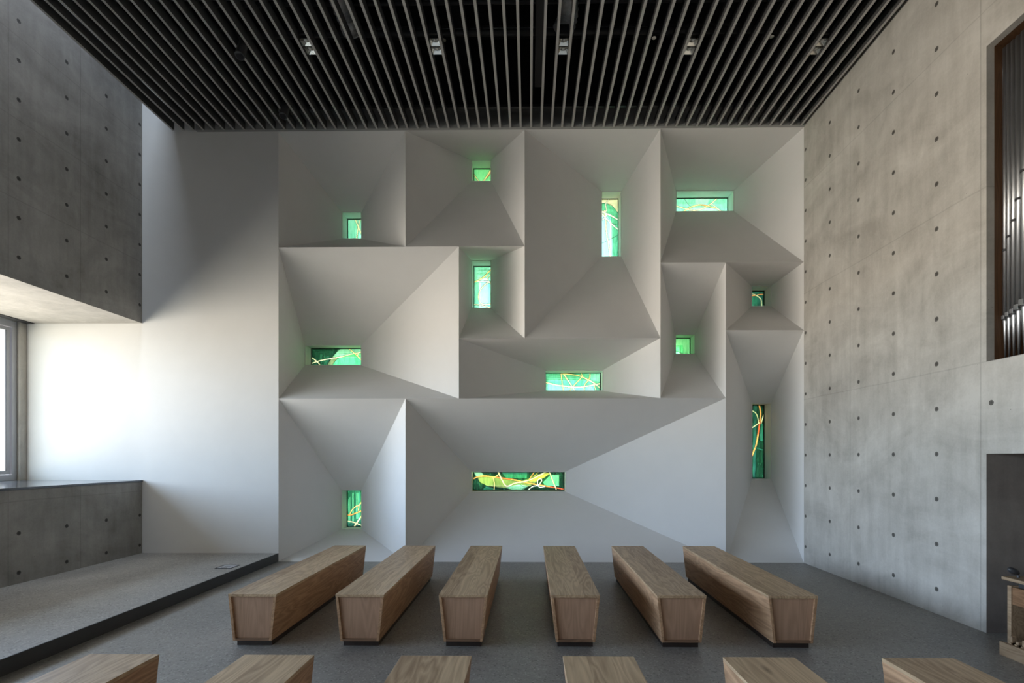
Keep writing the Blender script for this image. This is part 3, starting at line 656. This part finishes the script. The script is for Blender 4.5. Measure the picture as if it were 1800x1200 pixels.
# organ console
pc=at_z(1756.5,1149.5,0); 
con=empty('organ_console',(pc.x,pc.y,0),0,'oak organ console with pedal keys standing in the niche at the right edge','organ console')
L=1.35
def cp(mb,name,m,par=con,**k): return mb.build(name,m,par,**k)
pk=cp(MB().box(0,.028,-L,0,0,.115),'pedal_rail',OAKCONS,bevel=.002)
cp(MB().box(.028,.70,-.028,0,0,.10),'pedal_cheek',OAKCONS,bevel=.002)
for i in range(24):
    y=-.055-i*.054; tall=i%2==0
    if i in (4,10,16,22): tall=False
    cp(MB().box(.034,.66,y-.012,y+.012,.07,.125).box(.045,.085,y-.012,y+.012,.10,.175 if tall else .145),'pedal_key',OAKCONS,bevel=.002)
xt=.20; ztp=at(1760,1012,pc.y+.17).z
pt=at(1760,1012,pc.y+.17); tx=pt.x-pc.x; ty=pt.y-pc.y
cp(MB().box(tx,tx+.62,ty-1.5,ty,ztp-.028,ztp),'desk_top',OAKCONS,bevel=.004)
pq=at(1770.5,1028,pc.y+.10); bx=pq.x-pc.x; by=pq.y-pc.y; zt_=pq.z
for yy in (by,by-1.25): cp(MB().box(bx,bx+.5,yy-.035,yy,0,zt_),'side_panel',OAKCONS,bevel=.003)
cp(MB().box(bx+.01,bx+.035,by-1.215,by-.035,zt_-.16,zt_-.01),'front_rail',OAKCONS_D,bevel=.002)
cp(MB().box(bx+.46,bx+.49,by-1.215,by-.035,0,zt_-.01),'back_panel',OAKCONS_D)
cp(MB().box(bx+.05,bx+.45,by-1.2,by-.05,zt_-.01,ztp-.03),'key_frame',BLACKMETAL)
lh=cp(MB().tube([(tx+.10,ty-.05,ztp),(tx+.10,ty-.05,ztp+.02),(tx+.085,ty-.05,ztp+.05)],[.012,.01,.008],10),'lamp_stem',BLACKMETAL)
bmh=bmesh.new(); bmesh.ops.create_uvsphere(bmh,u_segments=20,v_segments=12,radius=1); bmesh.ops.scale(bmh,vec=(.055,.03,.028),verts=bmh.verts); bmesh.ops.rotate(bmh,cent=(0,0,0),matrix=Matrix.Rotation(math.radians(25),3,'Y'),verts=bmh.verts)
bmesh.ops.translate(bmh,vec=(tx+.06,ty-.05,ztp+.055),verts=bmh.verts)
me=bpy.data.meshes.new('lamp_head'); bmh.to_mesh(me); bmh.free(); me.materials.append(BLACKMETAL); me.polygons.foreach_set('use_smooth',[True]*len(me.polygons))
o=bpy.data.objects.new('lamp_head',me); C.objects.link(o); o.parent=con

# ------------------------------------------------------------------ benches
BH=.472; BZ=.054; HT=.2185; HB=.174; BL=2.43; TK=.024
def make_bench():
    r=empty('bench',(0,0,0))
    k=(HT-HB)/(BH-BZ)
    def hw_(z): return HB+(z-BZ)*k
    MB().prism([(-HT,BH),(HT,BH),(hw_(BH-TK)-.0,BH-TK),(-hw_(BH-TK),BH-TK)],0,BL).build('seat_board',OAK_Y,r,bevel=.0015)
    for s in (-1,1):
        z1=BH-TK; MB().prism([(s*hw_(z1),z1),(s*(hw_(z1)-TK),z1),(s*(hw_(BZ)-TK),BZ),(s*hw_(BZ),BZ)],0,BL).build('side_board',OAK_S,r,bevel=.0015)
    MB().prism([(-(HB-TK+.002),BZ),((HB-TK+.002),BZ),((HB-TK+.003),BZ+.02),(-(HB-TK+.003),BZ+.02)],0,BL).build('bottom_board',OAK_X,r,bevel=.001)
    for y in (.020,BL-.032):
        MB().prism([(-(hw_(BH-TK)-TK),BH-TK),((hw_(BH-TK)-TK),BH-TK),((hw_(BZ+.02)-TK),BZ+.02),(-(hw_(BZ+.02)-TK),BZ+.02)],y,y+.012).build('end_panel',OAK_Z,r)
    MB().box(-.158,.158,.04,BL-.04,0,BZ).build('plinth',PLINTH,r)
    return r
B0=make_bench()
YF=4.38; YF2=3.04-BL
row1=[443.2,632,814,1011.7,1198.5,1394.4]
lab1=['oak block bench in the far row, nearest the platform step','second oak block bench of the far row from the platform step','oak block bench just left of the aisle in the far row','oak block bench just right of the aisle in the far row','second oak block bench of the far row from the right concrete wall','oak block bench in the far row, nearest the right concrete wall']
lab2=['oak block bench cut by the bottom of the picture, nearest the platform step','second oak block bench of the near row from the platform step','oak block bench just left of the aisle in the near row','oak block bench just right of the aisle in the near row','second oak block bench of the near row from the right edge','oak block bench of the near row at the bottom right']
for i,px in enumerate(row1):
    o=B0 if i==0 else copy_tree(B0)
    p=at(px,1045,YF); o.location=(p.x,YF,0); tag(o,lab1[i],'bench','oak benches in two rows')
row2=[219.5,491.4,767.5,1051.5,1333,1613]
for i,px in enumerate(row2):
    o=copy_tree(B0); p=at(px,1155,3.04); o.location=(p.x,YF2,0); tag(o,lab2[i],'bench','oak benches in two rows')

# ------------------------------------------------------------------ light
W=bpy.data.worlds.new('world'); sc.world=W; W.use_nodes=True; nt=W.node_tree; nt.nodes.clear(); g=N(nt)
out=g.n('ShaderNodeOutputWorld'); bg=g.n('ShaderNodeBackground'); nt.links.new(bg.outputs[0],out.inputs[0])
d=g.n('ShaderNodeTexCoord').outputs['Generated']; sp=g.n('ShaderNodeSeparateXYZ'); g.put(sp.inputs[0],d); dx_,dy_,dz_=sp.outputs
up=g.ramp(dz_,[(0,(1.25,1.28,1.36)),(.18,(.82,1.0,1.36)),(.5,(.42,.52,.74)),(1,(.80,.88,.98))])
gr=g.ramp(g.m('MULTIPLY',dz_,-1.0),[(0,(1.50,1.28,1.16)),(.30,(1.40,1.18,1.06)),(.5,(.54,.47,.43)),(1,(.26,.24,.23))])
ground=g.mix(g.m('MULTIPLY',g.noise(d,6,4),.35),gr,rgb(.62,.56,.44))
base=g.mix(g.m('GREATER_THAN',dz_,-.02),ground,up)
front=g.m('SUBTRACT',g.m('MULTIPLY',dy_,4.0),2.2,clamp=True); low=g.m('MULTIPLY_ADD',dz_,-5.0,3.4,clamp=True)
base=g.mix(g.m('MULTIPLY',g.m('MULTIPLY',front,low),.84),base,rgb(0,0,0))
high=g.m('MULTIPLY',g.m('MULTIPLY_ADD',dz_,5.0,-2.6,clamp=True),g.m('MULTIPLY',dy_,3.0,clamp=True))
base=g.mix(high,base,rgb(1.5,1.6,1.75))
# trees standing beyond the end wall
edge=g.m('MULTIPLY_ADD',g.noise(d,7,6,.7),.22,-.03)
edge=g.m('ADD',edge,g.m('MULTIPLY',g.m('SUBTRACT',g.m('DIVIDE',dx_,g.m('MAXIMUM',dy_,.05)),.36,clamp=True),6.0))
base=g.mix(g.m('MULTIPLY',g.m('MULTIPLY_ADD',dy_,-2.0,-.5,clamp=True),.74),base,rgb(.05,.07,.05))  # sky towards the rear darkened to cut the light on the left wall
tree=g.m('MULTIPLY',g.m('LESS_THAN',dz_,edge),g.m('GREATER_THAN',dy_,.70))
tcol=g.ramp(g.noise(d,28,5,.7),[(.35,(.05,.09,.03)),(.7,(.32,.42,.16))])
col=g.mix(tree,base,tcol)
g.put(bg.inputs[0],col); bg.inputs[1].default_value=18.6
W.cycles.sampling_method='MANUAL'; W.cycles.sample_map_resolution=512
def portal(name,loc,rot,sx,sy):
    l=bpy.data.lights.new(name,'AREA'); l.shape='RECTANGLE'; l.size=sx; l.size_y=sy; l.cycles.is_portal=True
    o=bpy.data.objects.new(name,l); C.objects.link(o); o.location=loc; o.rotation_euler=rot
portal('window_portal',(XO-.60,(YB+YJ)/2,(ZSILL+ZSOF)/2),(0,-PI/2,0),ZSOF-ZSILL,YJ-YB)
portal('skylight_portal',((XL+XP)/2,(YB+YW)/2,ZSKY+.02),(0,0,0),XP-XL,YW-YB)

sc.view_settings.view_transform='Standard'; sc.view_settings.look='None'; sc.view_settings.gamma=1; sc.view_settings.use_curve_mapping=False
sc.view_settings.exposure=0.0
cy=sc.cycles; cy.use_denoising=True; cy.max_bounces=10; cy.diffuse_bounces=6; cy.transparent_max_bounces=12; cy.sample_clamp_indirect=6; cy.caustics_reflective=False; cy.caustics_refractive=False
